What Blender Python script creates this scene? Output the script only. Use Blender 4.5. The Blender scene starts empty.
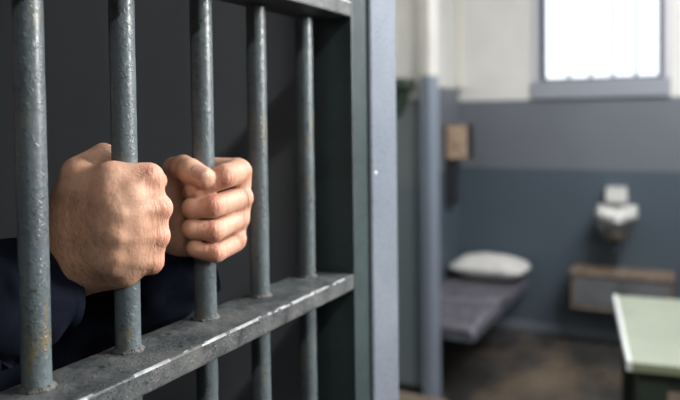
import bpy, bmesh, math, random
import numpy as np
from mathutils import Vector, Matrix, noise
random.seed(7)
S = bpy.context.scene
COL = S.collection

# ------------------------------------------------------------------ camera
yaw, pitch, roll = math.radians(27.46), math.radians(1.684), math.radians(-0.688)
fw = Vector((-math.sin(yaw)*math.cos(pitch), math.cos(yaw)*math.cos(pitch), -math.sin(pitch)))
r0 = Vector((math.cos(yaw), math.sin(yaw), 0)); u0 = r0.cross(fw)
R_ = r0*math.cos(roll)+u0*math.sin(roll); U_ = -r0*math.sin(roll)+u0*math.cos(roll)
cam = bpy.data.cameras.new('camera'); camo = bpy.data.objects.new('camera', cam); COL.objects.link(camo)
M = Matrix((R_, U_, -fw)).transposed().to_4x4(); M.translation = (0, 0, 1.6)
camo.matrix_world = M
cam.sensor_width = 36; cam.lens = 700/680*36; cam.shift_y = -(200-136.914)/680
cam.clip_start = 0.02
cam.dof.use_dof = True; cam.dof.focus_distance = 0.60; cam.dof.aperture_fstop = 4.2; cam.dof.aperture_blades = 0
S.camera = camo

# ------------------------------------------------------------------ world, light, exposure
w = bpy.data.worlds.new('sky'); S.world = w; w.use_nodes = True
w.node_tree.nodes['Background'].inputs[0].default_value = (0.93, 0.96, 1.0, 1)
w.node_tree.nodes['Background'].inputs[1].default_value = 2.0
S.view_settings.view_transform = 'Standard'; S.view_settings.look = 'None'
S.view_settings.gamma = 1; S.view_settings.use_curve_mapping = False
S.view_settings.exposure = 0.0

def area(name, loc, target, sx, sy, power, color=(1, 1, 1)):
    l = bpy.data.lights.new(name, 'AREA'); l.shape = 'RECTANGLE'; l.size = sx; l.size_y = sy
    l.energy = power; l.color = color
    o = bpy.data.objects.new(name, l); COL.objects.link(o); o.location = loc
    d = Vector(target)-Vector(loc); o.rotation_euler = d.to_track_quat('-Z', 'Y').to_euler()
    return o
# lights out of view; the corridor strip's long side runs down the corridor
area('added_key_light', (1.30, 1.40, 2.15), (-0.45, 0.55, 1.5), 0.35, 0.7, 78, (1.0, 0.97, 0.93))  # unseen key light, added to brighten bars and hands from the right
area('added_jamb_light', (0.0, 1.15, 2.20), (-0.40, 0.88, 1.75), 0.10, 0.30, 8.0, (0.93, 0.96, 1.0))  # unseen light, added for the jamb's top-down gradient and the bar rims
cs = area('corridor_strip_light', (0.65, -0.62, 2.70), (-0.6, 0.6, 1.6), 0.07, 1.1, 13, (1.0, 0.98, 0.95)); cs.rotation_euler = (0, math.radians(50), 0)
area('room_ceiling_light', (0.6, 3.3, 3.0), (0.2, 4.0, 0), 1.4, 1.4, 104, (0.98, 0.98, 1.0))
# daylight entering by the window
area('window_daylight', (-0.655, 6.1, 3.6), (-0.3, 3.6, 0.6), 1.4, 1.4, 160, (0.92, 0.96, 1.0))

# ------------------------------------------------------------------ materials
def srgb(r, g, b):
    f = lambda c: c/12.92 if c <= 0.04045 else ((c+0.055)/1.055)**2.4
    return (f(r/255), f(g/255), f(b/255), 1)
class NT:
    def __init__(s, name):
        s.m = bpy.data.materials.new(name); s.m.use_nodes = True
        s.t = s.m.node_tree; s.b = s.t.nodes['Principled BSDF']
        tc = s.t.nodes.new('ShaderNodeTexCoord'); s.co = tc.outputs['Object']
    def n(s, k, **kw):
        x = s.t.nodes.new(k)
        for a, v in kw.items(): setattr(x, a, v)
        return x
    def l(s, a, b): s.t.links.new(a, b)
    def scaled(s, v):
        mp = s.n('ShaderNodeMapping'); mp.inputs['Scale'].default_value = v; s.l(s.co, mp.inputs[0]); return mp.outputs[0]
    def noise(s, scale, detail=4, rough=0.55, vec=None, dist=0):
        x = s.n('ShaderNodeTexNoise'); x.inputs['Scale'].default_value = scale
        x.inputs['Detail'].default_value = detail; x.inputs['Roughness'].default_value = rough
        x.inputs['Distortion'].default_value = dist
        s.l(vec or s.co, x.inputs['Vector']); return x.outputs['Fac']
    def vor(s, scale, feature='F1', vec=None):
        x = s.n('ShaderNodeTexVoronoi', feature=feature); x.inputs['Scale'].default_value = scale
        s.l(vec or s.co, x.inputs['Vector']); return x.outputs['Distance']
    def ramp(s, fac, a, b, lo=0., hi=1.):
        x = s.n('ShaderNodeMapRange'); x.inputs[1].default_value = a; x.inputs[2].default_value = b
        x.inputs[3].default_value = lo; x.inputs[4].default_value = hi; s.l(fac, x.inputs[0]); return x.outputs[0]
    def mix(s, fac, a, b):
        x = s.n('ShaderNodeMix', data_type='RGBA')
        if isinstance(fac, float): x.inputs[0].default_value = fac
        else: s.l(fac, x.inputs[0])
        for i, v in ((6, a), (7, b)):
            if isinstance(v, tuple): x.inputs[i].default_value = v
            else: s.l(v, x.inputs[i])
        return x.outputs[2]
    def math(s, op, a, b):
        x = s.n('ShaderNodeMath', operation=op)
        for i, v in ((0, a), (1, b)):
            if isinstance(v, (int, float)): x.inputs[i].default_value = v
            else: s.l(v, x.inputs[i])
        return x.outputs[0]
    def color(s, c):
        if isinstance(c, tuple): s.b.inputs['Base Color'].default_value = c
        else: s.l(c, s.b.inputs['Base Color'])
    def rough(s, c):
        if isinstance(c, (int, float)): s.b.inputs['Roughness'].default_value = c
        else: s.l(c, s.b.inputs['Roughness'])
    def bump(s, h, strength=0.5, dist=0.001, prev=None):
        x = s.n('ShaderNodeBump'); x.inputs['Strength'].default_value = strength; x.inputs['Distance'].default_value = dist
        s.l(h, x.inputs['Height'])
        if prev: s.l(prev, x.inputs['Normal'])
        s.l(x.outputs[0], s.b.inputs['Normal']); return x.outputs[0]

def paint_metal(name, base, stain, wear=0.5, rough=0.38, pit=0.5, dark=None, dust=None, world=False):
    N = NT(name)
    if world: N.co = N.n('ShaderNodeNewGeometry').outputs['Position']
    big = N.noise(14, 5, 0.6); fine = N.noise(260, 4, 0.6)
    dark = dark or tuple(c*0.6 for c in base[:3])+(1,)
    c = N.mix(N.ramp(big, 0.35, 0.7), base, dark)
    c = N.mix(N.ramp(fine, 0.35, 0.75, 0, 0.35), c, tuple(min(1, k*1.7) for k in base[:3])+(1,))
    streak = N.noise(55, 5, 0.62, N.scaled((1, 1, 0.35)))
    c = N.mix(N.math('MULTIPLY', N.ramp(streak, 0.56, 0.66), N.math('MULTIPLY', N.ramp(N.noise(22, 2), 0.46, 0.58), wear)), c, stain)
    chips = N.ramp(N.noise(150, 6, 0.72), 0.60, 0.63)
    c = N.mix(N.math('MULTIPLY', chips, wear), c, srgb(22, 22, 22))
    if dust: c = N.mix(N.ramp(N.noise(36, 6, 0.65), 0.42, 0.62, 0, 0.75), c, dust)
    N.color(c); N.rough(N.ramp(fine, 0.3, 0.8, rough-0.08, rough+0.2))
    h = N.math('ADD', N.ramp(N.noise(210, 3, 0.5), 0.56, 0.70), N.math('MULTIPLY', N.ramp(N.noise(120, 4, 0.6), 0.58, 0.66), 0.8))
    nb = N.bump(h, pit, 0.0008)
    N.bump(fine, 0.3, 0.0004, nb)
    N.b.inputs['Specular IOR Level'].default_value = 0.5
    return N.m
M_bar = paint_metal('bar_paint', srgb(88, 98, 102), srgb(120, 102, 56), 0.55, 0.34, 0.38, world=True)
M_rail = paint_metal('rail_paint', srgb(68, 74, 76), srgb(30, 30, 30), 1.0, 0.42, 0.5, srgb(46, 48, 50), srgb(96, 96, 95))
M_stile = paint_metal('stile_paint', srgb(48, 60, 61), srgb(30, 34, 34), 0.3, 0.42, 0.15)
M_jamb = paint_metal('jamb_paint', srgb(106, 112, 122), srgb(90, 98, 108), 0.2, 0.30, 0.08, srgb(94, 102, 112))
M_weld = paint_metal('weld_paint', srgb(84, 86, 84), srgb(30, 28, 25), 0.8, 0.6, 1.0)
def simple(name, c, rough=0.6, c2=None, scale=6, bump=0.0, bs=80, metallic=0.0):
    N = NT(name)
    if c2: N.color(N.mix(N.ramp(N.noise(scale, 5), 0.35, 0.65), c, c2))
    else: N.color(c)
    N.rough(rough); N.b.inputs['Metallic'].default_value = metallic
    if bump: N.bump(N.noise(bs, 4), bump, 0.002)
    return N.m
M_edge = simple('bare_worn_edge', srgb(176, 180, 182), 0.35, srgb(130, 134, 136), 60)
M_cellwall = simple('cell_wall_paint', srgb(140, 145, 150), 0.8, srgb(132, 137, 142), 3, 0.15, 60)
def two_tone(name, levels, rough=0.5):
    # painted wall: horizontal paint bands by world height
    N = NT(name)
    g = N.n('ShaderNodeNewGeometry'); sp = N.n('ShaderNodeSeparateXYZ'); N.l(g.outputs['Position'], sp.inputs[0])
    c = levels[0][1]
    for z, col in levels[1:]:
        c = N.mix(N.ramp(sp.outputs[2], z-0.006, z+0.006), c, col)
    c = N.mix(N.ramp(N.noise(2.5, 5), 0.35, 0.7, 0, 0.14), c, srgb(70, 72, 76))
    N.color(c); N.rough(rough); N.bump(N.noise(40, 4), 0.1, 0.002)
    return N.m
CREAM = srgb(228, 227, 222); GREY = srgb(112, 117, 124); GREYD = srgb(78, 90, 100)
M_back = two_tone('back_wall_paint', [(0, GREYD), (1.20, GREY), (1.705, CREAM)])
M_left = two_tone('left_wall_paint', [(0, GREYD), (1.20, GREY), (1.80, CREAM)])
M_part = two_tone('partition_paint', [(0, srgb(118, 132, 134)), (1.2, srgb(128, 138, 138)), (1.69, CREAM)])
M_post = two_tone('post_paint', [(0, srgb(118, 128, 140)), (1.815, srgb(206, 204, 196))], 0.5)
M_side = two_tone('side_wall_paint', [(0, GREYD), (1.2, srgb(84, 88, 94)), (1.8, srgb(120, 120, 116))])
M_ceil = simple('ceiling_paint', srgb(150, 150, 146), 0.8)
def floor_mat():
    N = NT('worn_concrete_painted_sheen')
    c = N.mix(N.ramp(N.noise(1.3, 6, 0.6), 0.4, 0.6), srgb(46, 45, 44), srgb(74, 72, 69))
    c = N.mix(N.ramp(N.noise(1.9, 3, 0.5, N.scaled((1, 0.45, 1))), 0.48, 0.66, 0, 0.60), c, srgb(138, 118, 96))  # tan patches paint reflections of the lights into the floor colour
    c = N.mix(N.ramp(N.noise(30, 5), 0.5, 0.8, 0, 0.5), c, srgb(40, 39, 38))
    N.color(c); N.rough(N.ramp(N.noise(5, 4), 0.3, 0.7, 0.18, 0.5)); N.bump(N.noise(25, 5), 0.15, 0.004)
    return N.m
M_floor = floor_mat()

# ------------------------------------------------------------------ mesh helpers
def link(name, me, mat, parent=None, smooth=False):
    o = bpy.data.objects.new(name, me); COL.objects.link(o)
    for m in (mat if isinstance(mat, (list, tuple)) else [mat]): me.materials.append(m)
    if parent: o.parent = parent
    if smooth: me.polygons.foreach_set('use_smooth', [True]*len(me.polygons))
    return o
def bm_obj(name, bm, mat, parent=None, smooth=False):
    bmesh.ops.recalc_face_normals(bm, faces=bm.faces)
    me = bpy.data.meshes.new(name); bm.to_mesh(me); bm.free()
    return link(name, me, mat, parent, smooth)
def add_box(bm, x0, x1, y0, y1, z0, z1, bev=0.0, seg=2, rot=None):
    b2 = bmesh.new(); bmesh.ops.create_cube(b2, size=1)
    for v in b2.verts: v.co = Vector(((x0+x1)/2+v.co.x*(x1-x0), (y0+y1)/2+v.co.y*(y1-y0), (z0+z1)/2+v.co.z*(z1-z0)))
    if bev: bmesh.ops.bevel(b2, geom=list(b2.edges), offset=bev, segments=seg, affect='EDGES', profile=0.6)
    if rot: bmesh.ops.transform(b2, matrix=rot, verts=b2.verts)
    me = bpy.data.meshes.new('t'); b2.to_mesh(me); b2.free(); bm.from_mesh(me); bpy.data.meshes.remove(me)
def box(name, x0, x1, y0, y1, z0, z1, mat, parent=None, bev=0.0, seg=2):
    bm = bmesh.new(); add_box(bm, x0, x1, y0, y1, z0, z1, bev, seg); return bm_obj(name, bm, mat, parent)
def loft(name, rings, mat, parent=None, cap=True, closed=True):
    n = len(rings[0]); vs = [tuple(p) for r in rings for p in r]; fs = []
    for i in range(len(rings)-1):
        for j in range(n):
            k = (j+1) % n
            fs.append((i*n+j, i*n+k, (i+1)*n+k, (i+1)*n+j))
    if cap: fs.append(tuple(range(n))[::-1]); fs.append(tuple((len(rings)-1)*n+j for j in range(n)))
    me = bpy.data.meshes.new(name); me.from_pydata(vs, [], fs); me.update()
    bm = bmesh.new(); bm.from_mesh(me); bpy.data.meshes.remove(me)
    return bm_obj(name, bm, mat, parent, True)
def tube_pts(cx, cy, prof, n=40, sx=1, sy=1):
    # prof: list of (z, r)
    return [[Vector((cx+r*sx*math.cos(2*math.pi*j/n), cy+r*sy*math.sin(2*math.pi*j/n), z)) for j in range(n)] for z, r in prof]
def empty(name, loc, label=None, cat=None, group=None, rz=0):
    o = bpy.data.objects.new(name, None); COL.objects.link(o); o.location = loc; o.rotation_euler = (0, 0, rz)
    o.empty_display_size = 0.1
    if label: tag(o, label, cat, group)
    return o
def tag(o, label, cat, group=None):
    o['label'] = label; o['category'] = cat
    if group: o['group'] = group
    return o
def struct(o): o['kind'] = 'structure'; return o

# ------------------------------------------------------------------ the setting
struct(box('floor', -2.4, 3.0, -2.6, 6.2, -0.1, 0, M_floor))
XL, YB, ZC = -1.67, 5.2, 3.2
struct(box('ceiling', -2.4, 3.0, -2.6, 6.2, ZC, ZC+0.1, M_ceil))
# back wall with the window opening
wx0, wx1, wz0, wz1 = -1.065, -0.24, 1.835, 3.0
bm = bmesh.new()
add_box(bm, -2.4, wx0, YB, YB+0.28, 0, ZC); add_box(bm, wx1, 3.0, YB, YB+0.28, 0, ZC)
add_box(bm, wx0, wx1, YB, YB+0.28, 0, wz0); add_box(bm, wx0, wx1, YB, YB+0.28, wz1, ZC)
struct(bm_obj('wall_back', bm, M_back))
struct(box('wall_left', XL-0.12, XL, 1.08, YB, 0, ZC, M_left))
struct(box('wall_right', 2.6, 2.75, -2.6, YB, 0, ZC, M_side))
struct(box('wall_front', -2.4, 2.6, -2.6, -2.45, 0, ZC, M_side))
# the cell behind the bars
struct(box('wall_cell_end', -2.2, -0.47, 0.935, 1.08, 0, ZC, M_cellwall))
struct(box('wall_cell_rear', -2.35, -2.2, -2.45, 1.08, 0, ZC, M_cellwall))
# low baseboard of the back wall
struct(box('baseboard_back', XL, 2.6, YB-0.015, YB, 0, 0.07, simple('baseboard_paint', srgb(112, 118, 126), 0.4), None, 0.004))
# partition stub and its post
struct(box('wall_partition', XL, -1.35, 3.62, 3.70, 0, ZC, M_part))
struct(box('trim_1', -1.36, -1.305, 3.56, 3.71, 0, ZC, M_post, None, 0.006))
struct(box('baseboard_partition', XL, -1.35, 3.60, 3.62, 0, 0.09, simple('dark_baseboard', srgb(30, 30, 30), 0.5), None, 0.003))
struct(box('trim_4', XL, -1.215, 3.36, 3.555, 0, 0.075, simple('worn_kerb', srgb(128, 112, 98), 0.7, srgb(104, 94, 84), 14), None, 0.008))
# pipe chase in the far left corner
bm = bmesh.new(); add_box(bm, XL, XL+0.05, YB-0.07, YB, 1.80, ZC, 0.01)
struct(bm_obj('trim_2', bm, simple('cream_trim', srgb(226, 224, 214), 0.5)))

# window
M_wframe = simple('window_frame_paint', srgb(92, 98, 116), 0.45)
win = box('window_1', wx0, wx0+0.035, YB+0.05, YB+0.11, wz0, wz1, M_wframe, None, 0.004); bmw = bmesh.new()
bmw.from_mesh(win.data)
add_box(bmw, wx1-0.035, wx1, YB+0.05, YB+0.11, wz0, wz1, 0.004)
add_box(bmw, wx0, wx1, YB+0.05, YB+0.11, wz0, wz0+0.022, 0.004); add_box(bmw, wx0, wx1, YB+0.05, YB+0.11, wz1-0.035, wz1, 0.004)
bmw.to_mesh(win.data); bmw.free(); struct(win)
M_glass = NT('window_glass'); M_glass.color((0.95, 0.97, 1, 1)); M_glass.rough(0.02)
M_glass.b.inputs['Transmission Weight'].default_value = 1; M_glass.b.inputs['IOR'].default_value = 1.02; M_glass = M_glass.m
box('pane', wx0+0.03, wx1-0.03, YB+0.078, YB+0.082, wz0+0.02, wz1-0.03, M_glass, win)
for k in range(4):
    x = wx0+0.035+(k+1)*(wx1-wx0-0.07)/5
    loft('window_bar', tube_pts(x, YB+0.15, [(wz0, 0.012), (wz1, 0.012)], 16), M_wframe, win)
box('window_sill', wx0-0.045, wx1+0.045, YB-0.03, YB+0.06, wz0-0.125, wz0, simple('sill_paint', srgb(150, 154, 162), 0.5), win, 0.006)
for s in (wx0-0.045, wx1): box('reveal_trim', s, s+0.045, YB-0.012, YB+0.05, wz0, wz1, simple('reveal_paint', srgb(200, 200, 206), 0.5), win, 0.003)

# jamb beside the gate, and lintel over it
bm = bmesh.new(); add_box(bm, -0.50, -0.392, 0.846, 0.932, 0, ZC, 0.002, 1)
jm = struct(bm_obj('trim_3', bm, M_jamb))
bm = bmesh.new()
for z in (0.35, 0.9, 1.523, 2.1): 
    b2 = bmesh.new(); bmesh.ops.create_uvsphere(b2, u_segments=16, v_segments=8, radius=0.0035)
    bmesh.ops.transform(b2, matrix=Matrix.Translation((-0.3925, 0.858, z)) @ Matrix.Diagonal((0.5, 1, 1, 1)), verts=b2.verts)
    me = bpy.data.meshes.new('t'); b2.to_mesh(me); b2.free(); bm.from_mesh(me)
bm_obj('rivet', bm, simple('rivet_paint', srgb(190, 192, 196), 0.4), jm, True)
struct(box('wall_gate_header', -0.50, -0.392, -2.45, 0.846, 2.32, ZC, M_cellwall))

# ------------------------------------------------------------------ gate of bars
GX = -0.446
gate = empty('cell_gate', (GX, 0.35, 0), 'grey painted steel cell gate of upright round bars set in flat crossbars', 'gate')
gate_inv = Matrix.Translation((-GX, -0.35, 0))
def g(o): o.matrix_parent_inverse = gate_inv; return o
rails_z = [0.30, 0.85, 1.388, 1.736, 2.24]
rail_bm_mats = []
for i, z in enumerate(rails_z):
    bm = bmesh.new(); add_box(bm, -0.4655, -0.397, -1.0, 0.7985, z-0.010, z+0.010, 0.0022, 2)
    bmesh.ops.subdivide_edges(bm, edges=[e for e in bm.edges if e.calc_length() > 0.5], cuts=300)
    for v in bm.verts:
        n = noise.noise(Vector((v.co.x*30, v.co.y*45, v.co.z*30+i)))
        v.co.z += 0.00035*n; v.co.x += 0.0004*noise.noise(Vector((v.co.y*60, i, v.co.x*20)))
    o = g(bm_obj('crossbar', bm, [M_rail, M_edge], gate))
    me = o.data
    for p in me.polygons:
        nx, nz, c = p.normal.x, p.normal.z, p.center
        if nx > 0.12 and nz > 0.12 and noise.noise(Vector((c.y*22, 3.1, i)))+0.7*noise.noise(Vector((c.y*120, c.z*900, i))) > -0.05: p.material_index = 1
bar_y = [0.3573, 0.4521, 0.5596, 0.6567, 0.7628] + [0.3573-0.1*k for k in range(1, 10)]
prof = []
for k in range(0, 461):
    prof.append((0.02+k*(2.30-0.02)/460, 0.011))
def make_bar(y, seed):
    rings = []
    n = 36
    for z, r in prof:
        ring = []
        for j in range(n):
            a = 2*math.pi*j/n
            d = 0.00022*noise.noise(Vector((math.cos(a)*1.3, math.sin(a)*1.3, z*40+seed*9)))+0.0003*noise.noise(Vector((seed, a*0.3, z*7)))
            ring.append(Vector(((r+d)*math.cos(a), (r+d)*math.sin(a), z)))
        rings.append(ring)
    return rings
bar0s = [make_bar(0, s) for s in range(5)]
for i, y in enumerate(bar_y):
    if i < 5:
        o = loft('bar', bar0s[i], M_bar, gate); 
    else:
        o = bpy.data.objects.new('bar', bars[i % 5].data); COL.objects.link(o); o.parent = gate
    g(o); o.location = (GX, y, 0)
    if i == 0: bars = []
    bars.append(o)
    for z in rails_z:
        rr = tube_pts(0, 0, [(0.0, 0.0105), (0.0, 0.0142), (0.0012, 0.0133), (0.0028, 0.0118), (0.0042, 0.0105)], 40)
        if i == 0 or z == 1.388 and i < 5:
            for ring in rr[1:4]:
                for v in ring:
                    q = 1+0.07*noise.noise(Vector((v.x*200+i*3, v.y*200, v.z*100)))
                    v.x *= q; v.y *= q
            wld = loft('weld_bead', rr, M_weld, o, False)
            if i == 0: wd = wld
        else:
            wld = bpy.data.objects.new('weld_bead', wd.data); COL.objects.link(wld); wld.parent = o
        wld.location = (0, 0, z+0.0098)
bm = bmesh.new(); add_box(bm, -0.4655, -0.397, 0.799, 0.8425, 0.015, 2.31, 0.0015, 2)
g(bm_obj('stile', bm, M_stile, gate))

# ------------------------------------------------------------------ furniture of the far cell
def superell(cx, cy, cz, sx, sy, sz, e=0.5, nu=48, nv=24, fn=None):
    rings = []
    sp = lambda c, p: math.copysign(abs(c)**p, c)
    for i in range(nv+1):
        ph = -math.pi/2+math.pi*i/nv; ph = max(-1.565, min(1.565, ph)); ring = []
        for j in range(nu):
            th = 2*math.pi*j/nu
            v = Vector((sx*sp(math.cos(ph), 0.8)*sp(math.cos(th), e), sy*sp(math.cos(ph), 0.8)*sp(math.sin(th), e), sz*sp(math.sin(ph), 0.9)))
            if fn: v = fn(v)
            ring.append(v+Vector((cx, cy, cz)))
        rings.append(ring)
    return rings
M_steel = simple('bunk_steel_paint', srgb(104, 108, 118), 0.35, srgb(80, 84, 92), 12, 0.1)
M_blanket = simple('charcoal_blanket', srgb(108, 106, 114), 0.55, srgb(80, 79, 86), 14, 0.5, 130)
M_pillow = simple('white_cotton', srgb(222, 220, 214), 0.85, srgb(206, 205, 202), 20, 0.3, 90)
bx0, bx1, by0, by1 = XL, -1.13, 3.745, 5.16
bunk = empty('bunk_bed', ((bx0+bx1)/2, by0, 0), 'narrow steel wall bunk with a dark mattress in the far cell corner', 'bed')
binv = Matrix.Translation((-(bx0+bx1)/2, -by0, 0))
def b_(o): o.matrix_parent_inverse = binv; return o
b_(box('frame', bx0, bx1, by0, by1, 0.335, 0.375, M_steel, bunk, 0.005))
for y in (by0+0.35, by1-0.3):
    bm = bmesh.new(); add_box(bm, bx0, bx0+0.03, y-0.02, y+0.02, 0.10, 0.335, 0.003)
    b2 = Matrix.Translation((bx0+0.20, y, 0.25)) @ Matrix.Rotation(math.radians(-24), 4, 'Y')
    add_box(bm, -0.2, 0.2, -0.015, 0.015, -0.015, 0.015, 0.003, 2, b2); b_(bm_obj('bracket', bm, M_steel, bunk))
bm = bmesh.new(); add_box(bm, bx0+0.01, bx1-0.01, by0+0.01, by1-0.01, 0.375, 0.405, 0.012, 3)
b_(bm_obj('mattress', bm, M_blanket, bunk, True))
# blanket: a draped sheet with folds and a real thickness
nx, ny = 60, 120; bm = bmesh.new(); gridv = []
def blz(x, y):
    f = 0.006*noise.noise(Vector((x*5, y*7, 2)))
    f += 0.030*math.exp(-((y-4.28-0.25*(x+1.4))/0.045)**2)+0.024*math.exp(-((y-4.48+0.1*(x+1.4))/0.04)**2)
    f += 0.010*math.exp(-((y-4.08-0.12*(x+1.4))/0.03)**2)
    return 0.412+f
for i in range(nx+1):
    row = []
    for j in range(ny+1):
        x = bx0+0.012+(bx1+0.004-bx0-0.012)*i/nx; y = by0-0.004+(4.80-by0)*j/ny
        z = blz(x, y)
        e = min(1, (bx1+0.004-x)/0.03); z -= 0.028*(1-e)**2
        e = min(1, (y-by0+0.004)/0.03); z -= 0.028*(1-e)**2
        row.append(bm.verts.new((x, y, z)))
    gridv.append(row)
for i in range(nx):
    for j in range(ny): bm.faces.new((gridv[i][j], gridv[i+1][j], gridv[i+1][j+1], gridv[i][j+1]))
bl = bm_obj('blanket', bm, M_blanket, None, True)
sm = bl.modifiers.new('thickness', 'SOLIDIFY'); sm.thickness = 0.006; sm.offset = 1
tag(bl, 'rumpled charcoal blanket spread over the wall bunk', 'blanket')
def pf(v):
    n = noise.noise(Vector((v.x*9, v.y*9, v.z*14)))
    t = max(0, 1-(abs(v.x)/0.27)**3)*max(0, 1-(abs(v.y)/0.19)**3)
    return Vector((v.x, v.y, v.z*(0.45+0.6*t)+0.010*n))
pl = loft('pillow', superell(-1.375, 4.975, 0.500, 0.275, 0.175, 0.088, 0.38, 56, 28, pf), M_pillow)
tag(pl, 'white pillow lying at the head of the bunk against the back wall', 'pillow')

# wooden box on the left wall
M_wood = simple('pale_wood', srgb(196, 170, 146), 0.55, srgb(168, 140, 118), 25, 0.2)
M_dark = simple('dark_metal_and_shadow', srgb(44, 46, 50), 0.5)
t = empty('wall_box', (XL, 4.83, 1.28), 'small pale wooden box fixed high on the left wall above the bunk', 'box')
iv = Matrix.Translation((-XL, -4.83, -1.28))
def ch(o, iv): o.matrix_parent_inverse = iv; return o
ch(box('body', XL, -1.50, 4.84, 5.02, 1.28, 1.53, M_dark, t, 0.004), iv)
bm = bmesh.new(); add_box(bm, -1.645, -1.495, 4.825, 4.84, 1.285, 1.525, 0.004)
for a in (52, -52):
    add_box(bm, -0.10, 0.10, -0.004, 0.004, -0.008, 0.008, 0.002, 1, Matrix.Translation((-1.57, 4.823, 1.405)) @ Matrix.Rotation(math.radians(a), 4, 'Y'))
ch(bm_obj('front_panel', bm, M_wood, t), iv)
ch(box('bracket', XL, -1.60, 4.86, 4.98, 0.95, 1.28, M_dark, t, 0.004), iv)  # dark block standing in for the shadow below the box, not a bracket

# green bracket lamp on the partition
M_green = simple('dark_green_enamel', srgb(56, 70, 58), 0.4)
t = empty('wall_bracket', (-1.50, 3.62, 1.6), 'small dark green metal bracket on the partition just past the gate jamb', 'bracket')
iv = Matrix.Translation((1.50, -3.62, -1.6))
ch(box('shelf', -1.62, -1.415, 3.47, 3.62, 1.75, 1.80, M_green, t, 0.008), iv)
bm = bmesh.new()
pts = [(-1.60, 1.75), (-1.43, 1.75), (-1.445, 1.70), (-1.495, 1.60), (-1.60, 1.55)]
f0 = [bm.verts.new((x, 3.58, z)) for x, z in pts]; f1 = [bm.verts.new((x, 3.62, z)) for x, z in pts]
bm.faces.new(f0); bm.faces.new(f1[::-1])
for i in range(5): bm.faces.new((f0[i], f1[i], f1[(i+1) % 5], f0[(i+1) % 5]))
ch(bm_obj('gusset', bm, M_green, t), iv)

# paper towel box, basin, cabinet on the back wall
M_white = simple('white_enamel', srgb(226, 226, 220), 0.3)
M_chrome = simple('basin_steel', srgb(150, 152, 150), 0.3, metallic=0.85)
t = empty('soap_dispenser', (-0.532, YB, 0.99), 'small square white dispenser on the back wall over the basin', 'dispenser')
iv = Matrix.Translation((0.532, -YB, -0.99))
ch(box('body', -0.602, -0.462, YB-0.09, YB, 0.98, 1.08, M_white, t, 0.018, 4), iv)
ch(box('lid', -0.598, -0.466, YB-0.094, YB, 1.08, 1.09, M_white, t, 0.004), iv)
t = empty('wash_basin', (-0.53, YB, 0.70), 'small round steel basin with a white rim on the back wall', 'basin')
iv = Matrix.Translation((0.53, -YB, -0.70))
rim = [(0.150, 0.955), (0.155, 0.965), (0.155, 0.895), (0.150, 0.880)]
ch(box('backplate', -0.655, -0.400, YB-0.05, YB, 0.875, 0.965, M_white, t, 0.01, 3), iv)
cy = YB-0.17
def ringz(z, r, n=48): r = r*0.88; return [Vector((-0.53+r*math.cos(2*math.pi*j/n), cy+r*math.sin(2*math.pi*j/n), z)) for j in range(n)]
ch(loft('rim', [ringz(0.89, 0.128), ringz(0.893, 0.139), ringz(0.915, 0.142), ringz(0.940, 0.139), ringz(0.945, 0.128), ringz(0.942, 0.116), ringz(0.90, 0.112)], M_white, t, False), iv)
ch(loft('bowl', [ringz(0.895, 0.128)]+[ringz(0.89-0.15*math.sin(a), 0.126*math.cos(a)**0.8+0.016) for a in [k*math.pi/2/14 for k in range(14)]]+[ringz(0.738, 0.014)]
        +[ringz(0.75, 0.012)]+[ringz(0.902-0.14*math.sin(a), 0.112*math.cos(a)**0.8+0.004) for a in [k*math.pi/2/14 for k in range(13, -1, -1)]], M_chrome, t, False), iv)
M_drain = simple('drain_pipe', srgb(60, 62, 64), 0.4, metallic=0.5)
ch(loft('drain_pipe', [ringz(0.745, 0.018, 20), ringz(0.56, 0.018, 20)], M_drain, t), iv)
fr = [[Vector((-0.53+0.009*math.cos(a)*math.cos(b), YB-0.05-0.06*math.sin(b), 0.93+0.03*math.cos(b)+0.009*math.sin(a))) for a in [2*math.pi*k/12 for k in range(12)]] for b in [k*math.pi/2/8 for k in range(9)]]
ch(loft('faucet', fr, M_chrome, t), iv)

M_cab = simple('cabinet_grey', srgb(108, 110, 112), 0.55, srgb(96, 98, 101), 10)
M_trim = simple('rust_brown_trim', srgb(112, 88, 72), 0.6, srgb(134, 124, 110), 12)
cb = (-0.800, -0.175, 4.93, YB-0.015, 0.275, 0.525)
t = empty('wall_cabinet', ((cb[0]+cb[1])/2, cb[2], cb[4]), 'wide low grey cabinet with brown edges on the wall below the basin', 'cabinet')
iv = Matrix.Translation((-(cb[0]+cb[1])/2, -cb[2], -cb[4]))
ch(box('body', cb[0]+.012, cb[1]-.012, cb[2]+.012, cb[3], cb[4]+.02, cb[5]-.02, M_cab, t, 0.003), iv)
ch(box('top', cb[0]-.01, cb[1]+.01, cb[2]-.015, cb[3], cb[5]-.02, cb[5]+.005, M_trim, t, 0.004), iv)
ch(box('bottom_rail', cb[0], cb[1], cb[2]-.004, cb[3], cb[4], cb[4]+.02, M_trim, t, 0.003), iv)
for x in (cb[0], cb[1]-.016): ch(box('side_panel', x, x+.016, cb[2]-.004, cb[3], cb[4]+.02, cb[5]-.02, M_trim, t, 0.002), iv)
xm = (cb[0]+cb[1])/2
for a, b in ((cb[0]+.02, xm-.004), (xm+.004, cb[1]-.02)):
    d = ch(box('door', a, b, cb[2]-.006, cb[2]+.012, cb[4]+.028, cb[5]-.028, M_cab, t, 0.003), iv)
    kx = b-.03 if b < xm else a+.03
    bm = bmesh.new(); bmesh.ops.create_uvsphere(bm, u_segments=16, v_segments=10, radius=.009)
    bmesh.ops.translate(bm, vec=(kx, cb[2]-.012, .42), verts=bm.verts); kb = bm_obj('knob', bm, M_drain, d, True); kb.matrix_parent_inverse = d.matrix_basis.inverted()
    kb.matrix_parent_inverse = iv.inverted() @ iv if False else Matrix.Identity(4)

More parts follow.
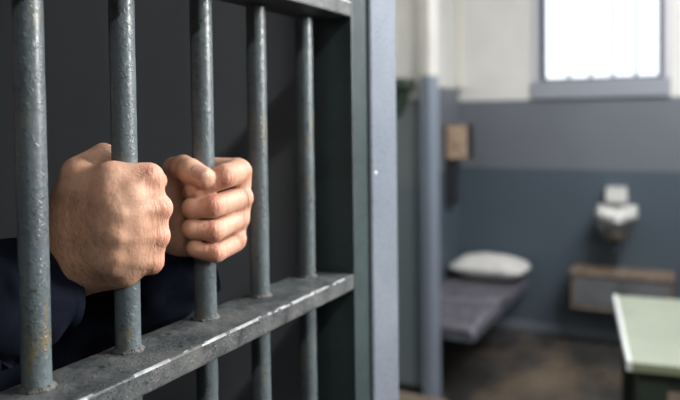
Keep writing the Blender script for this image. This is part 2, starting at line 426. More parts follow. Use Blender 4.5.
# table
M_ttop = simple('pale_green_laminate', srgb(154, 160, 142), 0.28, srgb(142, 149, 132), 5, 0.05, 30)
M_tedge = simple('pale_table_edge', srgb(214, 218, 214), 0.35)
M_tleg = simple('dark_green_leg', srgb(40, 50, 42), 0.45)
tab = empty('table', (-0.228, 2.558, 0), 'pale green topped table on dark legs at the right edge', 'table', None, math.radians(8.8))
L_, D_ = 1.5, 0.93
box('table_top', 0.003, L_-.003, 0.003, D_-.003, 0.722, 0.748, M_ttop, tab, 0.004)
for a, b in ((-.004, .012), (L_-.012, L_+.004)): box('edge_band', a, b, -0.002, D_+.002, 0.716, 0.7505, M_tedge, tab, 0.003)
M_olive = simple('olive_table_edge', srgb(120, 128, 104), 0.4)
for a, b in ((-.004, .010), (D_-.010, D_+.004)): box('side_band', 0.012, L_-.012, a, b, 0.716, 0.747, M_olive, tab, 0.003)
for x in (0.03, L_-.13):
    for y in (0.04, D_-.13): box('leg', x, x+.10, y, y+.09, 0, 0.716, M_tleg, tab, 0.006)
box('apron', 0.13, L_-.13, 0.05, 0.075, 0.64, 0.716, M_tleg, tab, 0.003)

# ------------------------------------------------------------------ the prisoner
HAND_R = {
    'fill': [[(-34.1, -25.2, 3.2, 17), (7.8, -23.2, 30.8, 17), (18.8, -13.7, 34.4, 15), (23.1, 4.5, 37.0, 12.5)], [(-34.3, -25.4, -8.0, 17), (7.5, -23.5, 10.7, 17), (18.3, -11.5, 11.3, 15), (23.1, 7.4, 10.7, 12.5)], [(-35.4, -23.7, -19.7, 17), (4.4, -21.0, -10.1, 16), (14.0, -10.0, -10.5, 15), (19.0, 7.5, -13.1, 12.5)], [(-45.7, -11.4, 46.5, 16), (-50.5, -18.9, 18.8, 17)], [(-14.7, -20.1, 39.7, 18), (14.4, 3.0, 42.8, 13)]],
    'mc_index': [(-33.7, -22.0, 11.4, 16), (2.4, -17.3, 47.7, 14.5), (23.3, 3.3, 50.0, 12.5)],
    'mc_middle': [(-34.2, -25.3, -2.0, 15), (14.7, -23.5, 22.8, 12.5), (29.4, 10.7, 22.7, 10.5)],
    'mc_ring': [(-35.5, -26.6, -12.3, 15), (11.8, -23.5, 2.6, 12.5), (26.5, 10.7, -1.8, 10)],
    'mc_little': [(-37.2, -25.5, -25.6, 15), (4.3, -21.1, -18.6, 13), (19.3, 9.2, -24.8, 10.5)],
    'heel': [(-32.4, -17.9, -32.8, 19), (2.5, -5.9, -31.2, 14.5)],
    'thumb_mc': [(-41.8, -21.5, 5.6, 16), (-31.0, -22.2, 52.2, 15.5)],
    'thumb1': [(-33.1, -21.4, 54.7, 13.5), (-25.5, 0.1, 68.3, 10)],
    'thumb2': [(-25.5, 0.1, 68.3, 10), (-23.9, 18.6, 60.1, 9)],
    'thumb3': [(-23.9, 18.6, 60.1, 9), (-16.7, 28.5, 51.3, 8)],
    'web': [(-30.7, -21.9, 34.9, 15), (-0.5, -14.5, 48.2, 14)],
    'f_index1': [(24.5, 4.5, 49.1, 12), (2.4, 36.1, 43.0, 9.5)],
    'f_index2': [(2.4, 36.1, 43.0, 9.5), (-18.8, 27.8, 40.3, 8.5)],
    'f_index3': [(-18.8, 27.8, 40.3, 8.5), (-24.6, 6.6, 40.2, 7.5)],
    'f_middle1': [(29.4, 10.7, 22.7, 10.5), (2.6, 41.9, 18.5, 9.5)],
    'f_middle2': [(2.6, 41.9, 18.5, 9.5), (-21.2, 29.6, 17.9, 8.5)],
    'f_middle3': [(-21.2, 29.6, 17.9, 8.5), (-26.1, 5.2, 20.6, 7.5)],
    'f_ring1': [(26.5, 10.7, -1.8, 10), (2.3, 38.8, -5.1, 9)],
    'f_ring2': [(2.3, 38.8, -5.1, 9), (-20.1, 27.9, -4.0, 8.2)],
    'f_ring3': [(-20.1, 27.9, -4.0, 8.2), (-25.1, 4.8, 1.0, 7.3)],
    'f_little1': [(19.3, 9.2, -24.8, 10.5), (0.3, 31.2, -25.1, 8.2)],
    'f_little2': [(0.3, 31.2, -25.1, 8.2), (-17.5, 22.1, -23.1, 7.3)],
    'f_little3': [(-17.5, 22.1, -23.1, 7.3), (-21.4, 4.2, -18.4, 6.8)],
    'arm_r': [(-33.9, -22.2, 0.1, 19), (-57.2, -28.3, -24.2, 20), (-80.3, -51.2, -46.0, 20), (-99.8, -78.8, -58.7, 22)],
    'arm_u': [(-33.1, -21.4, -23.4, 20), (-51.7, -22.9, -40.6, 19), (-76.1, -47.0, -62.2, 20), (-96.9, -75.9, -76.0, 22)],
    'knuckles': [(29.1, 2.0, 50.3, 7.5), (33.3, 8.9, 23.1, 6.8), (30.4, 8.9, -2.1, 6.3), (23.8, 8.0, -25.1, 6.3)],
    'tendons': [(-10.6, -30.2, 11.4, 3), (19.8, -28.2, 35.2, 2.5), (32.0, -3.6, 50.8, 3), (-10.8, -30.3, 2.1, 3), (23.9, -28.4, 21.5, 2.5), (36.1, 3.3, 23.9, 3), (-13.5, -30.2, -8.2, 3), (22.2, -29.4, 2.6, 2.5), (31.9, 4.8, -1.3, 3), (-14.1, -27.9, -20.6, 3), (16.9, -26.8, -15.6, 2.5), (26.0, 3.2, -23.1, 3)],
    'cuff': [(-62.9, -28.4, -45.0, 0), (-80.0, -53.6, -53.2, 0), (-106.3, -88.0, -67.2, 0)],
}
HAND_L = {
    'fill': [[(16.6, 32.4, 44.7, 12), (-7.5, 28.6, 46.5, 12)], [(18.0, 33.5, 32.2, 13), (-14.5, 31.9, 23.9, 14)], [(16.9, 32.6, 6.3, 13), (-14.8, 31.7, 0.6, 14)], [(13.4, 29.8, -16.4, 12), (-15.5, 28.6, -21.3, 13)]],
    'f_index1': [(21.1, 29.6, 44.0, 13), (28.7, -2.7, 42.7, 11.8)],
    'f_index2': [(28.7, -2.7, 42.7, 11.8), (5.5, -18.7, 31.6, 11)],
    'f_index3': [(5.5, -18.7, 31.6, 11), (-10.6, -8.4, 26.0, 8)],
    'f_middle1': [(23.1, 31.2, 17.1, 11.5), (21.1, -12.6, 14.0, 11.5)],
    'f_middle2': [(21.1, -12.6, 14.0, 11.5), (3.6, -21.5, 12.2, 10.5)],
    'f_middle3': [(3.6, -21.5, 12.2, 10.5), (-12.1, -7.1, 9.7, 8.5)],
    'f_ring1': [(20.5, 29.1, -4.5, 11), (21.5, -12.3, -10.6, 10.3)],
    'f_ring2': [(21.5, -12.3, -10.6, 10.3), (2.5, -22.3, -8.3, 9.8)],
    'f_ring3': [(2.5, -22.3, -8.3, 9.8), (-12.4, -7.3, -11.5, 8)],
    'f_little1': [(17.8, 27.0, -28.1, 10.5), (21.5, -9.7, -32.7, 9.3)],
    'f_little2': [(21.5, -9.7, -32.7, 9.3), (4.0, -18.6, -28.5, 8.8)],
    'f_little3': [(4.0, -18.5, -26.5, 8.6), (-10.3, -5.7, -29.8, 7.2)],
    'mc_index': [(21.1, 29.6, 44.0, 13), (-14.3, 32.1, 34.5, 14), (-45.9, 22.2, 2.3, 16)],
    'mc_middle': [(23.1, 31.2, 17.1, 11.5), (-14.7, 31.8, 10.1, 14), (-47.7, 20.8, -8.3, 16)],
    'mc_ring': [(20.5, 29.1, -4.5, 11), (-14.3, 30.8, -10.9, 14), (-48.6, 20.1, -19.0, 16)],
    'mc_little': [(17.8, 27.0, -26.1, 10.5), (-15.0, 27.7, -31.7, 13.5), (-48.8, 19.9, -29.7, 16)],
    'thenar': [(-46.7, 8.8, -1.4, 14), (-40.2, 3.7, 30.9, 14), (-31.4, -4.6, 47.3, 11)],
    'heel': [(-40.4, 16.4, -31.7, 13), (-18.5, 23.7, -33.4, 13)],
    'thumb1': [(-34.2, -4.3, 49.3, 11.5), (-10.4, -18.5, 51.8, 11.5)],
    'thumb2': [(-10.4, -18.5, 51.8, 11.5), (4.4, -25.9, 48.8, 11.8)],
    'thumb3': [(4.4, -25.9, 48.8, 11.8), (18.7, -23.5, 42.7, 10.8)],
    'arm_r': [(-46.9, 21.5, -10.5, 16), (-59.4, 25.5, -46.5, 15), (-112.0, 2.8, -81.6, 16), (-168.2, -22.8, -110.3, 18)],
    'arm_u': [(-45.5, 22.5, -29.9, 15), (-54.5, 30.7, -60.2, 14), (-108.1, 5.9, -94.0, 15), (-166.8, -21.7, -122.5, 17)],
    'knuckles': [(33.0, -6.9, 40.3, 6), (25.5, -16.7, 15.7, 6.5), (24.9, -15.9, -9.8, 6), (24.0, -12.9, -30.9, 5.5), (27.4, 29.5, 46.2, 8), (28.1, 31.3, 17.3, 8), (24.6, 28.6, -4.2, 7.5), (22.0, 26.4, -25.7, 7.5)],
    'nail': [(23.4, -34.4, 46.6, 0), (28.2, -28.7, 42.9, 0), (14.1, -34.8, 50.2, 0)],
    'cuff': [(-33.6, 47.4, -53.9, 0), (-91.8, 16.4, -84.8, 0), (-176.5, -29.4, -120.6, 0)],
}
def cone_sdf(P, a, b, r1, r2):
    a = np.array(a, np.float32); b = np.array(b, np.float32)
    ba = b-a; L2 = float(ba@ba)+1e-6
    pa = P-a; t = np.clip((pa@ba)/L2, 0, 1)
    d = pa-t[..., None]*ba
    return np.sqrt((d*d).sum(-1))-(r1+(r2-r1)*t)
def smin(a, b, k):
    if a is None: return b
    h = np.maximum(k-np.abs(a-b), 0)/k
    return np.minimum(a, b)-h*h*h*k/6
def chain(P, pts, k=4, flat=None):
    d = None
    if len(pts) == 1: return cone_sdf(P, pts[0][:3], np.array(pts[0][:3])+.01, pts[0][3], pts[0][3])
    for p, q in zip(pts[:-1], pts[1:]): d = smin(d, cone_sdf(P, p[:3], q[:3], p[3], q[3]), k)
    return d
def hand_sdf(P, H, fk):
    d = None
    for m in ('mc_index', 'mc_middle', 'mc_ring', 'mc_little'): d = smin(d, chain(P, H[m], 8), 11)
    for m in H['fill']: d = smin(d, chain(P, m, 4), 12)
    d = smin(d, chain(P, H['heel'], 8), 14)
    if 'web' in H: d = smin(d, chain(P, H['web'], 8), 12)
    if 'thenar' in H: d = smin(d, chain(P, H['thenar'], 6), 12)
    if 'thumb_mc' in H: d = smin(d, chain(P, H['thumb_mc'], 6), 14)
    for a in ('arm_r', 'arm_u'): d = smin(d, chain(P, H[a], 10), 18)
    for q in H['knuckles']: d = smin(d, chain(P, [q[:3]+(q[3]-H.get('kr', 0),)]), 7)
    if 'tendons' in H:
        T = H['tendons']
        for i in range(0, len(T), 3): d = smin(d, chain(P, T[i:i+3], 3), 9)
    fs = None
    for f in ('index', 'middle', 'ring', 'little'):
        a = smin(smin(chain(P, H['f_%s1' % f]), chain(P, H['f_%s2' % f]), 3), chain(P, H['f_%s3' % f]), 3)
        fs = smin(fs, a, 1.6)
    th = chain(P, H['thumb1']); th = smin(th, chain(P, H['thumb2']), 5); th = smin(th, chain(P, H['thumb3']), 5)
    d = smin(d, fs, fk)
    return smin(d, th, 2.2)
def surface_nets(fn, lo, hi, h):
    ax = [np.arange(lo[i], hi[i]+h, h, dtype=np.float32) for i in range(3)]
    n = [len(a) for a in ax]
    V = np.empty(n, np.float32)
    step = 12
    for s in range(0, n[0], step):
        X, Y, Z = np.meshgrid(ax[0][s:s+step], ax[1], ax[2], indexing='ij')
        V[s:s+step] = fn(np.stack([X, Y, Z], -1))
    sg = V < 0
    c = np.zeros([k-1 for k in n], np.int8)
    for dx in (0, 1):
        for dy in (0, 1):
            for dz in (0, 1): c += sg[dx:n[0]-1+dx, dy:n[1]-1+dy, dz:n[2]-1+dz]
    cells = np.argwhere((c > 0) & (c < 8)); idx = -np.ones(c.shape, np.int64); idx[tuple(cells.T)] = np.arange(len(cells))
    acc = np.zeros((len(cells), 3)); cnt = np.zeros(len(cells))
    corners = [(a, b, e) for a in (0, 1) for b in (0, 1) for e in (0, 1)]
    vals = {o: V[cells[:, 0]+o[0], cells[:, 1]+o[1], cells[:, 2]+o[2]] for o in corners}
    for o in corners:
        for k in range(3):
            if o[k] == 0:
                q = list(o); q[k] = 1; q = tuple(q)
                a, b = vals[o], vals[q]; m = (a < 0) != (b < 0)
                t = np.where(m, a/np.where(m, a-b, 1), 0)
                p = np.tile(np.array(o, float), (len(cells), 1)); p[:, k] += t
                acc[m] += p[m]; cnt[m] += 1
    vs = (cells+acc/cnt[:, None])*h+np.array(lo)
    F = []
    for k in range(3):
        s0 = [slice(0, n[i]-(1 if i == k else 0)) for i in range(3)]
        s1 = [slice((1 if i == k else 0), n[i]) for i in range(3)]
        e = np.argwhere(sg[tuple(s0)] != sg[tuple(s1)])
        i, j = (k+1) % 3, (k+2) % 3
        e = e[(e[:, i] > 0) & (e[:, j] > 0) & (e[:, i] < n[i]-1) & (e[:, j] < n[j]-1)]
        q = []
        for di, dj in ((0, 0), (1, 0), (1, 1), (0, 1)):
            g_ = e.copy(); g_[:, i] -= di; g_[:, j] -= dj; q.append(idx[tuple(g_.T)])
        q = np.stack(q, 1)
        fl = sg[tuple(e.T)]
        q[~fl] = q[~fl][:, ::-1]
        F.append(q)
    F = np.concatenate(F)
    return vs, F
def lap(vs, F, it=1, lam=0.5):
    E = np.concatenate([F[:, [0, 1]], F[:, [1, 2]], F[:, [2, 3]], F[:, [3, 0]]]); E = np.concatenate([E, E[:, ::-1]])
    for _ in range(it):
        s = np.zeros_like(vs); c = np.zeros(len(vs))
        for k in range(3): s[:, k] = np.bincount(E[:, 0], vs[E[:, 1], k], len(vs))
        c = np.bincount(E[:, 0], minlength=len(vs))
        vs = np.where(c[:, None] > 0, vs+lam*(s/np.maximum(c, 1)[:, None]-vs), vs)
    return vs
def carve(d, P, r=10.9):
    # flesh pressed against the bar follows its surface
    q = np.sqrt(P[..., 0]**2+P[..., 1]**2)
    return np.maximum(d, r-q)
def hand_mesh(H, bar, h, fk, lo, hi, dark):
    fn = lambda P: carve(hand_sdf(P, H, fk), P)
    vs, F = surface_nets(fn, lo, hi, h)
    vs = lap(vs, F, 2, 0.5)
    # redder skin over joints
    red = np.zeros(len(vs))
    for k in H['knuckles']: red = np.maximum(red, np.exp(-((vs-np.array(k[:3]))**2).sum(1)/(2*9.0**2))*1.2)
    for f in ('f_index1', 'f_middle1', 'f_ring1', 'f_little1'):
        for k in H[f]: red = np.maximum(red, 0.7*np.exp(-((vs-np.array(k[:3]))**2).sum(1)/(2*9.0**2)))
    arm = np.zeros(len(vs))
    w0 = np.array(H['arm_r'][0][:3]); hairy = np.exp(-((vs-w0)**2).sum(1)/(2*34.0**2))
    return vs/1000+np.array([bar[0], bar[1], 1.5]), F, red, hairy
B2 = (GX, 0.4521); B3 = (GX, 0.5596)
HH = 1.0
va, Fa, ra, ha = hand_mesh(HAND_R, B2, HH, 3.0, (-115, -95, -95), (50, 62, 92), 0)
vb, Fb, rb, hb = hand_mesh(HAND_L, B3, HH, 2.5, (-185, -60, -150), (50, 62, 76), 0)
# rest of the body, out of the picture to the left, standing in the cell facing the bars
SR, SL = (-0.87, 0.09, 1.44), (-0.87, 0.44, 1.44)
ER, EL = (-0.615, 0.20, 1.375), (-0.70, 0.40, 1.345)
def mm(p, bar): return (bar[0]+p[0]/1000, bar[1]+p[1]/1000, 1.5+p[2]/1000)
WR = tuple(np.mean([mm(HAND_R['arm_r'][2], B2), mm(HAND_R['arm_u'][2], B2)], 0)); WL = tuple(np.mean([mm(HAND_L['arm_r'][2], B3), mm(HAND_L['arm_u'][2], B3)], 0))
HX, HY, HZ = -0.86, 0.265, 1.66
def body_fn(P):
    d = None
    def add(d, a, b, r1, r2, k=0.05): return smin(d, cone_sdf(P, a, b, r1, r2), k)
    for e, w_, s in ((ER, WR, SR), (EL, WL, SL)):
        d = add(d, w_, e, 0.022, 0.034, 0.03); d = add(d, e, s, 0.042, 0.055, 0.04)
    yc = HY
    for dy in (-0.09, 0, 0.09):
        d = add(d, (-0.88, yc+dy, 0.98), (-0.87, yc+dy*1.1, 1.38), 0.10, 0.105, 0.08)
    d = add(d, (-0.87, yc, 1.40), (HX, yc, 1.56), 0.062, 0.056, 0.05)
    for s in (-1, 1):
        d = add(d, (-0.88, yc+s*0.09, 0.95), (-0.87, yc+s*0.10, 0.50), 0.088, 0.058, 0.05)
        d = add(d, (-0.87, yc+s*0.10, 0.50), (-0.90, yc+s*0.11, 0.09), 0.058, 0.038, 0.03)
        d = add(d, (-0.90, yc+s*0.11, 0.05), (-0.74, yc+s*0.125, 0.032), 0.042, 0.030, 0.03)
    # head: skull, jaw, nose, brow, lips, ears
    d = add(d, (HX-0.02, yc, HZ+0.04), (HX+0.01, yc, HZ+0.03), 0.088, 0.082, 0.03)
    d = add(d, (HX+0.035, yc, HZ-0.075), (HX+0.0, yc, HZ-0.02), 0.042, 0.068, 0.04)
    d = smin(d, cone_sdf(P, (HX+0.092, yc, HZ+0.02), (HX+0.108, yc, HZ-0.02), 0.008, 0.013), 0.012)
    for s in (-1, 1):
        d = smin(d, cone_sdf(P, (HX+0.08, yc+s*0.015, HZ+0.034), (HX+0.07, yc+s*0.05, HZ+0.034), 0.010, 0.008), 0.012)
        d = smin(d, cone_sdf(P, (HX-0.01, yc+s*0.085, HZ+0.02), (HX-0.012, yc+s*0.083, HZ-0.02), 0.014, 0.009), 0.006)
        d = np.maximum(d, -(cone_sdf(P, (HX+0.094, yc+s*0.032, HZ+0.014), (HX+0.094, yc+s*0.036, HZ+0.014), 0.013, 0.013)))
    for s in (-1, 1):
        for q in (0.0085, -0.0080): d = smin(d, cone_sdf(P, (HX+0.081, yc+s*0.024, HZ+0.014+q), (HX+0.078, yc+s*0.044, HZ+0.014+q), 0.0065, 0.006), 0.004)
    d = smin(d, cone_sdf(P, (HX+0.078, yc-0.018, HZ-0.05), (HX+0.078, yc+0.018, HZ-0.05), 0.008, 0.008), 0.006)
    return d
vc, Fc = surface_nets(body_fn, (-1.04, -0.05, -0.01), (-0.49, 0.62, 1.54), 0.0105)
vd, Fd = surface_nets(body_fn, (HX-.13, HY-.125, 1.48), (HX+.14, HY+.125, 1.82), 0.0035)
Fc = np.concatenate([Fc, Fd+len(vc)]); vc = np.concatenate([vc, vd])
def hf(P): return body_fn(P)
VS = np.concatenate([va, vb, vc]); FS = np.concatenate([Fa, Fb+len(va), Fc+len(va)+len(vb)])
me = bpy.data.meshes.new('body'); me.from_pydata(VS.tolist(), [], FS.tolist()); me.update()
at = me.attributes.new('knuckle', 'FLOAT', 'POINT'); at.data.foreach_set('value', np.concatenate([ra, rb, np.zeros(len(vc))]).astype(np.float32))
at = me.attributes.new('hairy', 'FLOAT', 'POINT'); at.data.foreach_set('value', np.concatenate([ha, hb*0.3, np.zeros(len(vc))]).astype(np.float32))
def skin_mat():
    N = NT('skin')
    k = N.n('ShaderNodeAttribute', attribute_name='knuckle').outputs['Fac']
    hr = N.n('ShaderNodeAttribute', attribute_name='hairy').outputs['Fac']
    c = N.mix(N.ramp(N.noise(45, 4), 0.35, 0.68), srgb(202, 163, 140), srgb(184, 142, 118))
    c = N.mix(N.ramp(N.noise(320, 3), 0.45, 0.75, 0, 0.25), c, srgb(164, 108, 86))
    c = N.mix(N.math('MULTIPLY', k, 0.42), c, srgb(206, 128, 108))
    c = N.mix(N.math('MULTIPLY', hr, 0.6), c, srgb(190, 136, 100))
    N.color(c); N.rough(N.ramp(N.noise(120, 3), 0.3, 0.7, 0.42, 0.6))
    b = N.b
    b.inputs['Subsurface Weight'].default_value = 0.12; b.inputs['Subsurface Radius'].default_value = (1.0, 0.35, 0.2)
    b.inputs['Subsurface Scale'].default_value = 0.003; b.inputs['Specular IOR Level'].default_value = 0.4
    n1 = N.bump(N.noise(170, 4, 0.6), 0.45, 0.0012)
    n2 = N.bump(N.vor(900, 'DISTANCE_TO_EDGE'), 0.45, 0.00035, n1)
    # fine creases running round the joints
    cr = N.noise(150, 3, 0.6, N.scaled((2.0, 2.0, 0.35)), 0.4)
    N.bump(N.math('MULTIPLY', N.ramp(cr, 0.35, 0.65), N.math('ADD', N.math('MULTIPLY', k, 0.9), 0.1)), 0.7, 0.0011, n2)
    return N.m
M_skin = skin_mat()
person = empty('person', (-0.88, HY, 0), 'person in a dark navy shirt gripping two cell bars with both hands', 'person')
pinv = Matrix.Translation((0.88, -HY, 0))
def p_(o): o.matrix_parent_inverse = pinv; return o
body = p_(link('body', me, M_skin, person, True))
# fingernails: thin curved plates lying on the last joint of the thumb
M_nail = simple('nail', srgb(178, 136, 120), 0.22)
M_nail.node_tree.nodes['Principled BSDF'].inputs['Subsurface Weight'].default_value = 0.1
def sdf1(p, H, fk): 
    P = np.array(p, np.float32)[None]; return float(carve(hand_sdf(P, H, fk), P)[0])
def project(p, dirv, H, fk):
    # walk along dirv onto the skin
    p = np.array(p, float)
    for _ in range(60): p = p+dirv*sdf1(p, H, fk)
    return p
def nail(H, bar, a, b, out, wid, ln, mid, fk=2.5):
    # a,b: axis of the last bone; out: outward direction; plate of size ln x wid around mid (0..1 along the bone)
    a = np.array(a[:3]); b = np.array(b[:3]); ax = (b-a)/np.linalg.norm(b-a)
    out = np.array(out, float); out -= ax*(out@ax); out /= np.linalg.norm(out); sd = np.cross(ax, out)
    c = a+(b-a)*mid; top = []; nu, nv = 20, 16
    for i in range(nu+1):
        u = i/nu*2-1
        for j in range(nv+1):
            v = j/nv*2-1
            hw = wid/2*(1-0.35*max(0, -u-0.45)**1.5*2)*(1 if u < 0.6 else math.sqrt(max(0.0, 1-((u-0.6)/0.42)**2*0.6)))
            q = c+ax*(u*ln/2+ (1-v*v)*0.9*(1 if u > 0 else -1))+sd*(v*hw)
            s = q+out*16
            t_ = 0; 
            for _ in range(25):
                dd = sdf1(s, H, fk); s = s-out*dd*0.9
                if abs(dd) < 0.02: break
            s = s+out*(0.42*(1-0.5*abs(v)**4))
            top.append(s)
    n = len(top); vs = [t/1000+np.array([bar[0], bar[1], 1.5]) for t in top]+[(t-out*0.9)/1000+np.array([bar[0], bar[1], 1.5]) for t in top]
    fs = []; W = nv+1
    for i in range(nu):
        for j in range(nv):
            q = (i*W+j, i*W+j+1, (i+1)*W+j+1, (i+1)*W+j); fs.append(q); fs.append(tuple(x+n for x in q[::-1]))
    per = [j for j in range(W)]+[i*W+nv for i in range(1, nu+1)]+[nu*W+j for j in range(nv-1, -1, -1)]+[i*W for i in range(nu-1, 0, -1)]
    for k in range(len(per)): a_, b_2 = per[k], per[(k+1) % len(per)]; fs.append((a_, a_+n, b_2+n, b_2))
    me = bpy.data.meshes.new('fingernail'); me.from_pydata([tuple(v) for v in vs], [], fs); me.update()
    bm = bmesh.new(); bm.from_mesh(me); bpy.data.meshes.remove(me)
    o = bm_obj('fingernail', bm, M_nail, body, True); o['label'] = 'pinkish thumbnail'
    return o
T3 = HAND_L['thumb3']
nail(HAND_L, B3, T3[0], T3[1], (0.68, -0.62, 0.30), 13.5, 13, 0.84)
T3 = HAND_R['thumb3']
nail(HAND_R, B2, T3[0], T3[1], (-0.5, 0.6, 0.5), 11, 11, 0.85, 3.0)

# hairs on the back of the right hand and forearm: countless, so one object
def hairs():
    rng = np.random.default_rng(3)
    me_n = np.zeros((len(va), 3)); p0 = va[Fa[:, 0]]; nn = np.cross(va[Fa[:, 1]]-p0, va[Fa[:, 2]]-p0)
    for k in range(4): np.add.at(me_n, Fa[:, k], nn)
    me_n /= np.linalg.norm(me_n, axis=1)[:, None]+1e-12
    cdir = np.array([.70, -.71, 0]); up = np.array([0, 0, 1.])
    L = (va-np.array([B2[0], B2[1], 1.5]))*1000
    X = L@np.array([.71, .70, 0])
    wgt = np.clip(me_n@cdir+0.35, 0, 1)*np.clip((-X+5)/45, 0.0, 1)+np.clip(me_n@cdir, 0, 1)*0.10*(X < 28)
    wgt[L[:, 2] > 42] *= 0.15
    wgt = np.nan_to_num(wgt*(X < 30))
    ids = rng.choice(len(va), 4200, p=wgt/wgt.sum())
    vs, fs = [], []
    flow = np.array([.71, .70, 0])*0.75+np.array([0, 0, -0.65])
    for i in ids:
        n_ = me_n[i]; f = flow+rng.normal(0, 0.32, 3); f -= n_*(f@n_); f /= np.linalg.norm(f)+1e-9
        ln = rng.uniform(0.0035, 0.009)*(1.0 if X[i] < -15 else 0.6); sd = np.cross(f, n_); wd = 0.00005
        pts = [va[i]-n_*0.0002]
        for s in (0.35, 0.7, 1.0): pts.append(va[i]+f*ln*s+n_*ln*(0.30*s-0.18*s*s)+sd*ln*0.1*s*s*rng.uniform(-1, 1))
        b0 = len(vs)
        for q, p in enumerate(pts):
            r = wd*(1-0.28*q)
            for a in (0, 2.09, 4.19): vs.append(tuple(p+r*(math.cos(a)*sd+math.sin(a)*n_)))
        for q in range(3):
            for k in range(3): fs.append((b0+q*3+k, b0+q*3+(k+1) % 3, b0+q*3+3+(k+1) % 3, b0+q*3+3+k))
    me = bpy.data.meshes.new('arm_hair'); me.from_pydata(vs, [], fs); me.update()
    o = link('arm_hair', me, simple('brown_hair', srgb(74, 46, 30), 0.5), person, True); p_(o); o['kind'] = 'stuff'
hairs()
# eyes, hair
M_eye = simple('eye_white', srgb(205, 200, 192), 0.25); M_iris = simple('dark_iris', srgb(44, 30, 22), 0.15)
for s in (-1, 1):
    bm = bmesh.new(); bmesh.ops.create_uvsphere(bm, u_segments=20, v_segments=14, radius=0.0115)
    bmesh.ops.translate(bm, vec=(HX+0.0765, HY+s*0.034, HZ+0.014), verts=bm.verts)
    e = p_(bm_obj('eye', bm, M_eye, person, True))
    bm = bmesh.new(); bmesh.ops.create_uvsphere(bm, u_segments=20, v_segments=12, radius=0.0058)
    bmesh.ops.transform(bm, matrix=Matrix.Translation((HX+0.0869, HY+s*0.034, HZ+0.014)) @ Matrix.Diagonal((0.45, 1, 1, 1)), verts=bm.verts)
    p_(bm_obj('iris', bm, M_iris, e, True)).matrix_parent_inverse = Matrix.Translation((0, 0, 0))
def hair_fn(P):
    d = cone_sdf(P, (HX-0.024, HY, HZ+0.050), (HX+0.010, HY, HZ+0.050), 0.100, 0.089)
    face = cone_sdf(P, (HX+0.14, HY, HZ-0.05), (HX+0.13, HY, HZ+0.0), 0.10, 0.085)
    return np.maximum(np.maximum(d, -face), (HZ-0.035)-P[..., 2])
vh, Fh = surface_nets(hair_fn, (HX-.14, HY-.12, HZ-.06), (HX+.12, HY+.12, HZ+.16), 0.006)
me = bpy.data.meshes.new('hair'); me.from_pydata(vh.tolist(), [], Fh.tolist()); me.update()
p_(link('hair', me, simple('dark_hair', srgb(40, 30, 24), 0.6, srgb(28, 20, 16), 60, 0.8, 300), person, True))

# shirt: sleeves lofted along the arms with folds, joined to a torso
def cloth(name, c, c2):
    N = NT(name)
    N.color(N.mix(N.ramp(N.noise(60, 4), 0.35, 0.65), c, c2)); N.rough(0.85)
    wv = N.n('ShaderNodeTexWave', wave_type='BANDS', bands_direction='DIAGONAL'); wv.inputs['Scale'].default_value = 420; N.l(N.co, wv.inputs[0])
    n1 = N.bump(N.noise(28, 5), 0.5, 0.004)
    N.bump(wv.outputs['Fac'], 0.35, 0.0003, n1)
    N.b.inputs['Specular IOR Level'].default_value = 0.15
    return N.m
M_shirt = cloth('navy_twill', srgb(16, 22, 38), srgb(12, 17, 30))
def sleeve(path, radii, n0, seed, n=72, per=26, squash=1.0):
    # path: centres from the cuff to the shoulder; n0: normal of the cuff opening
    path = [Vector(p) for p in path]; outer = []
    segs = len(path)-1; tot = segs*per
    def cr(i, t):
        p = [path[max(0, min(segs, i+k))] for k in (-1, 0, 1, 2)]
        return 0.5*((2*p[1])+(-p[0]+p[2])*t+(2*p[0]-5*p[1]+4*p[2]-p[3])*t*t+(-p[0]+3*p[1]-3*p[2]+p[3])*t**3)
    def rr(s):
        i = min(segs-1, int(s)); t = s-i; t = t*t*(3-2*t); return radii[i]*(1-t)+radii[i+1]*t
    ref = Vector((0, 0, 1))
    for q in range(tot+1):
        s = q/per; i = min(segs-1, int(s)); t = s-i
        c = cr(i, t); c2 = cr(i, min(1, t+0.02)) if t < 0.98 else cr(i, t)+(cr(i, t)-cr(i, t-0.02))
        T = (c2-c).normalized()
        bl_ = max(0, 1-s/0.7); T = (T*(1-bl_)+Vector(n0).normalized()*-1*bl_).normalized()
        A = (ref-T*ref.dot(T)).normalized(); B = T.cross(A)
        r = rr(s); ring = []
        for j in range(n):
            a = 2*math.pi*j/n; dv = A*math.cos(a)+B*math.sin(a)
            amp = min(1, s/0.25)
            f = 0.0045*amp*noise.noise(Vector((math.cos(a)*1.6+seed, math.sin(a)*1.6, s*2.6)))
            f += 0.004*amp*math.sin(s*9+3*noise.noise(Vector((math.cos(a), math.sin(a), s+seed))))*max(0, math.cos(a-2.2))
            ring.append(c+dv*(r+f))
        outer.append((ring, c))
    # hem at the cuff: turned edge with thickness, and a stitched band 22 mm back
    rings = []
    c0 = outer[0][1]; nn = Vector(n0).normalized()
    th = 0.0022
    for q in range(12, -1, -1):
        ring, c = outer[q]; rings.append([p-(p-c).normalized()*th for p in ring])
    rings.append([p-(p-c0).normalized()*th*0.5+nn*0.0012 for p in outer[0][0]])
    for q, (ring, c) in enumerate(outer):
        off = 0.0006 if q <= 5 else 0.0
        if q in (5,): off = -0.0004
        rings.append([p+(p-c).normalized()*off for p in ring])
    n = len(rings[0]); vs = [tuple(p) for r in rings for p in r]
    fs = [(i*n+j, i*n+(j+1) % n, (i+1)*n+(j+1) % n, (i+1)*n+j) for i in range(len(rings)-1) for j in range(n)]
    return vs, fs
CR = mm(HAND_R['cuff'][0], B2); CL = mm(HAND_L['cuff'][0], B3)
v3 = lambda a, b, t: tuple(np.array(a)*(1-t)+np.array(b)*t)
CR1, CR2 = mm(HAND_R['cuff'][1], B2), mm(HAND_R['cuff'][2], B2)
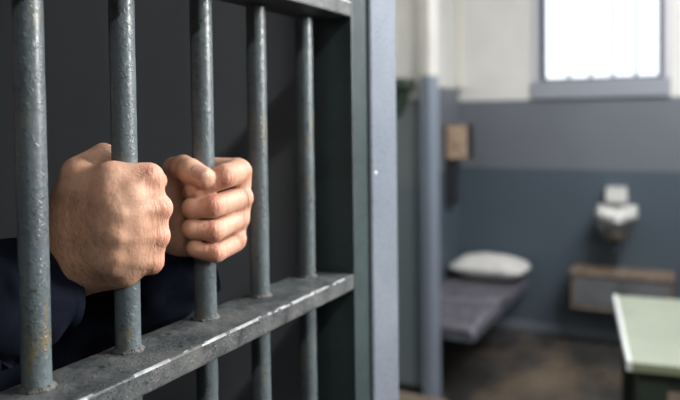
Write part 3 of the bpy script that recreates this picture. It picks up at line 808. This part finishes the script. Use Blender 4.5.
CL1, CL2 = mm(HAND_L['cuff'][1], B3), mm(HAND_L['cuff'][2], B3)
vr, fr_ = sleeve([CR, CR1, CR2, ER, v3(ER, SR, 0.5), SR], [0.045, 0.052, 0.056, 0.060, 0.066, 0.075], (0.05, 0.97, 0.10), 1.3)
vl, fl_ = sleeve([CL, CL1, CL2, EL, v3(EL, SL, 0.5), SL], [0.037, 0.044, 0.050, 0.056, 0.064, 0.075], (0.55, 0.70, 0.25), 5.1)

def torso_fn(P):
    d = None
    for dy in (-0.09, 0, 0.09):
        d = smin(d, cone_sdf(P, (-0.88, HY+dy, 0.90), (-0.87, HY+dy*1.1, 1.38), 0.125, 0.122), 0.08)
    for e, s in ((ER, SR), (EL, SL)):
        m_ = (np.array(e)+np.array(s))/2; d = smin(d, cone_sdf(P, s, tuple(m_), 0.075, 0.062), 0.06)
    d = smin(d, cone_sdf(P, (-0.87, HY, 1.44), (-0.862, HY, 1.50), 0.08, 0.07), 0.03)
    d = np.maximum(d, 0.86-P[..., 2])
    return np.maximum(d, P[..., 2]-1.515)
vt, Ft = surface_nets(torso_fn, (-1.08, -0.06, 0.82), (-0.66, 0.60, 1.56), 0.0105); vt = lap(vt, Ft, 2)
VS = np.concatenate([np.array(vr), np.array(vl), vt])
FS = fr_+[tuple(x+len(vr) for x in f) for f in fl_]+[tuple(int(x)+len(vr)+len(vl) for x in f) for f in Ft]
me = bpy.data.meshes.new('shirt'); me.from_pydata(VS.tolist(), [], FS); me.update()
p_(link('shirt', me, M_shirt, person, True))
def trouser_fn(P):
    d = None
    for dy in (-0.09, 0, 0.09): d = smin(d, cone_sdf(P, (-0.88, HY+dy, 0.96), (-0.88, HY+dy, 0.88), 0.112, 0.115), 0.06)
    for s in (-1, 1):
        d = smin(d, cone_sdf(P, (-0.88, HY+s*.09, .9), (-0.87, HY+s*.10, .5), .105, .082), .05)
        d = smin(d, cone_sdf(P, (-0.87, HY+s*.10, .5), (-0.90, HY+s*.11, .10), .082, .07), .03)
    return np.maximum(d, 0.085-P[..., 2])
vt, Ft = surface_nets(trouser_fn, (-1.06, -0.02, 0.05), (-0.72, 0.55, 1.12), 0.0105); vt = lap(vt, Ft, 2)
me = bpy.data.meshes.new('trousers'); me.from_pydata(vt.tolist(), [], Ft.tolist()); me.update()
p_(link('trousers', me, cloth('dark_trousers', srgb(30, 34, 44), srgb(24, 27, 36)), person, True))
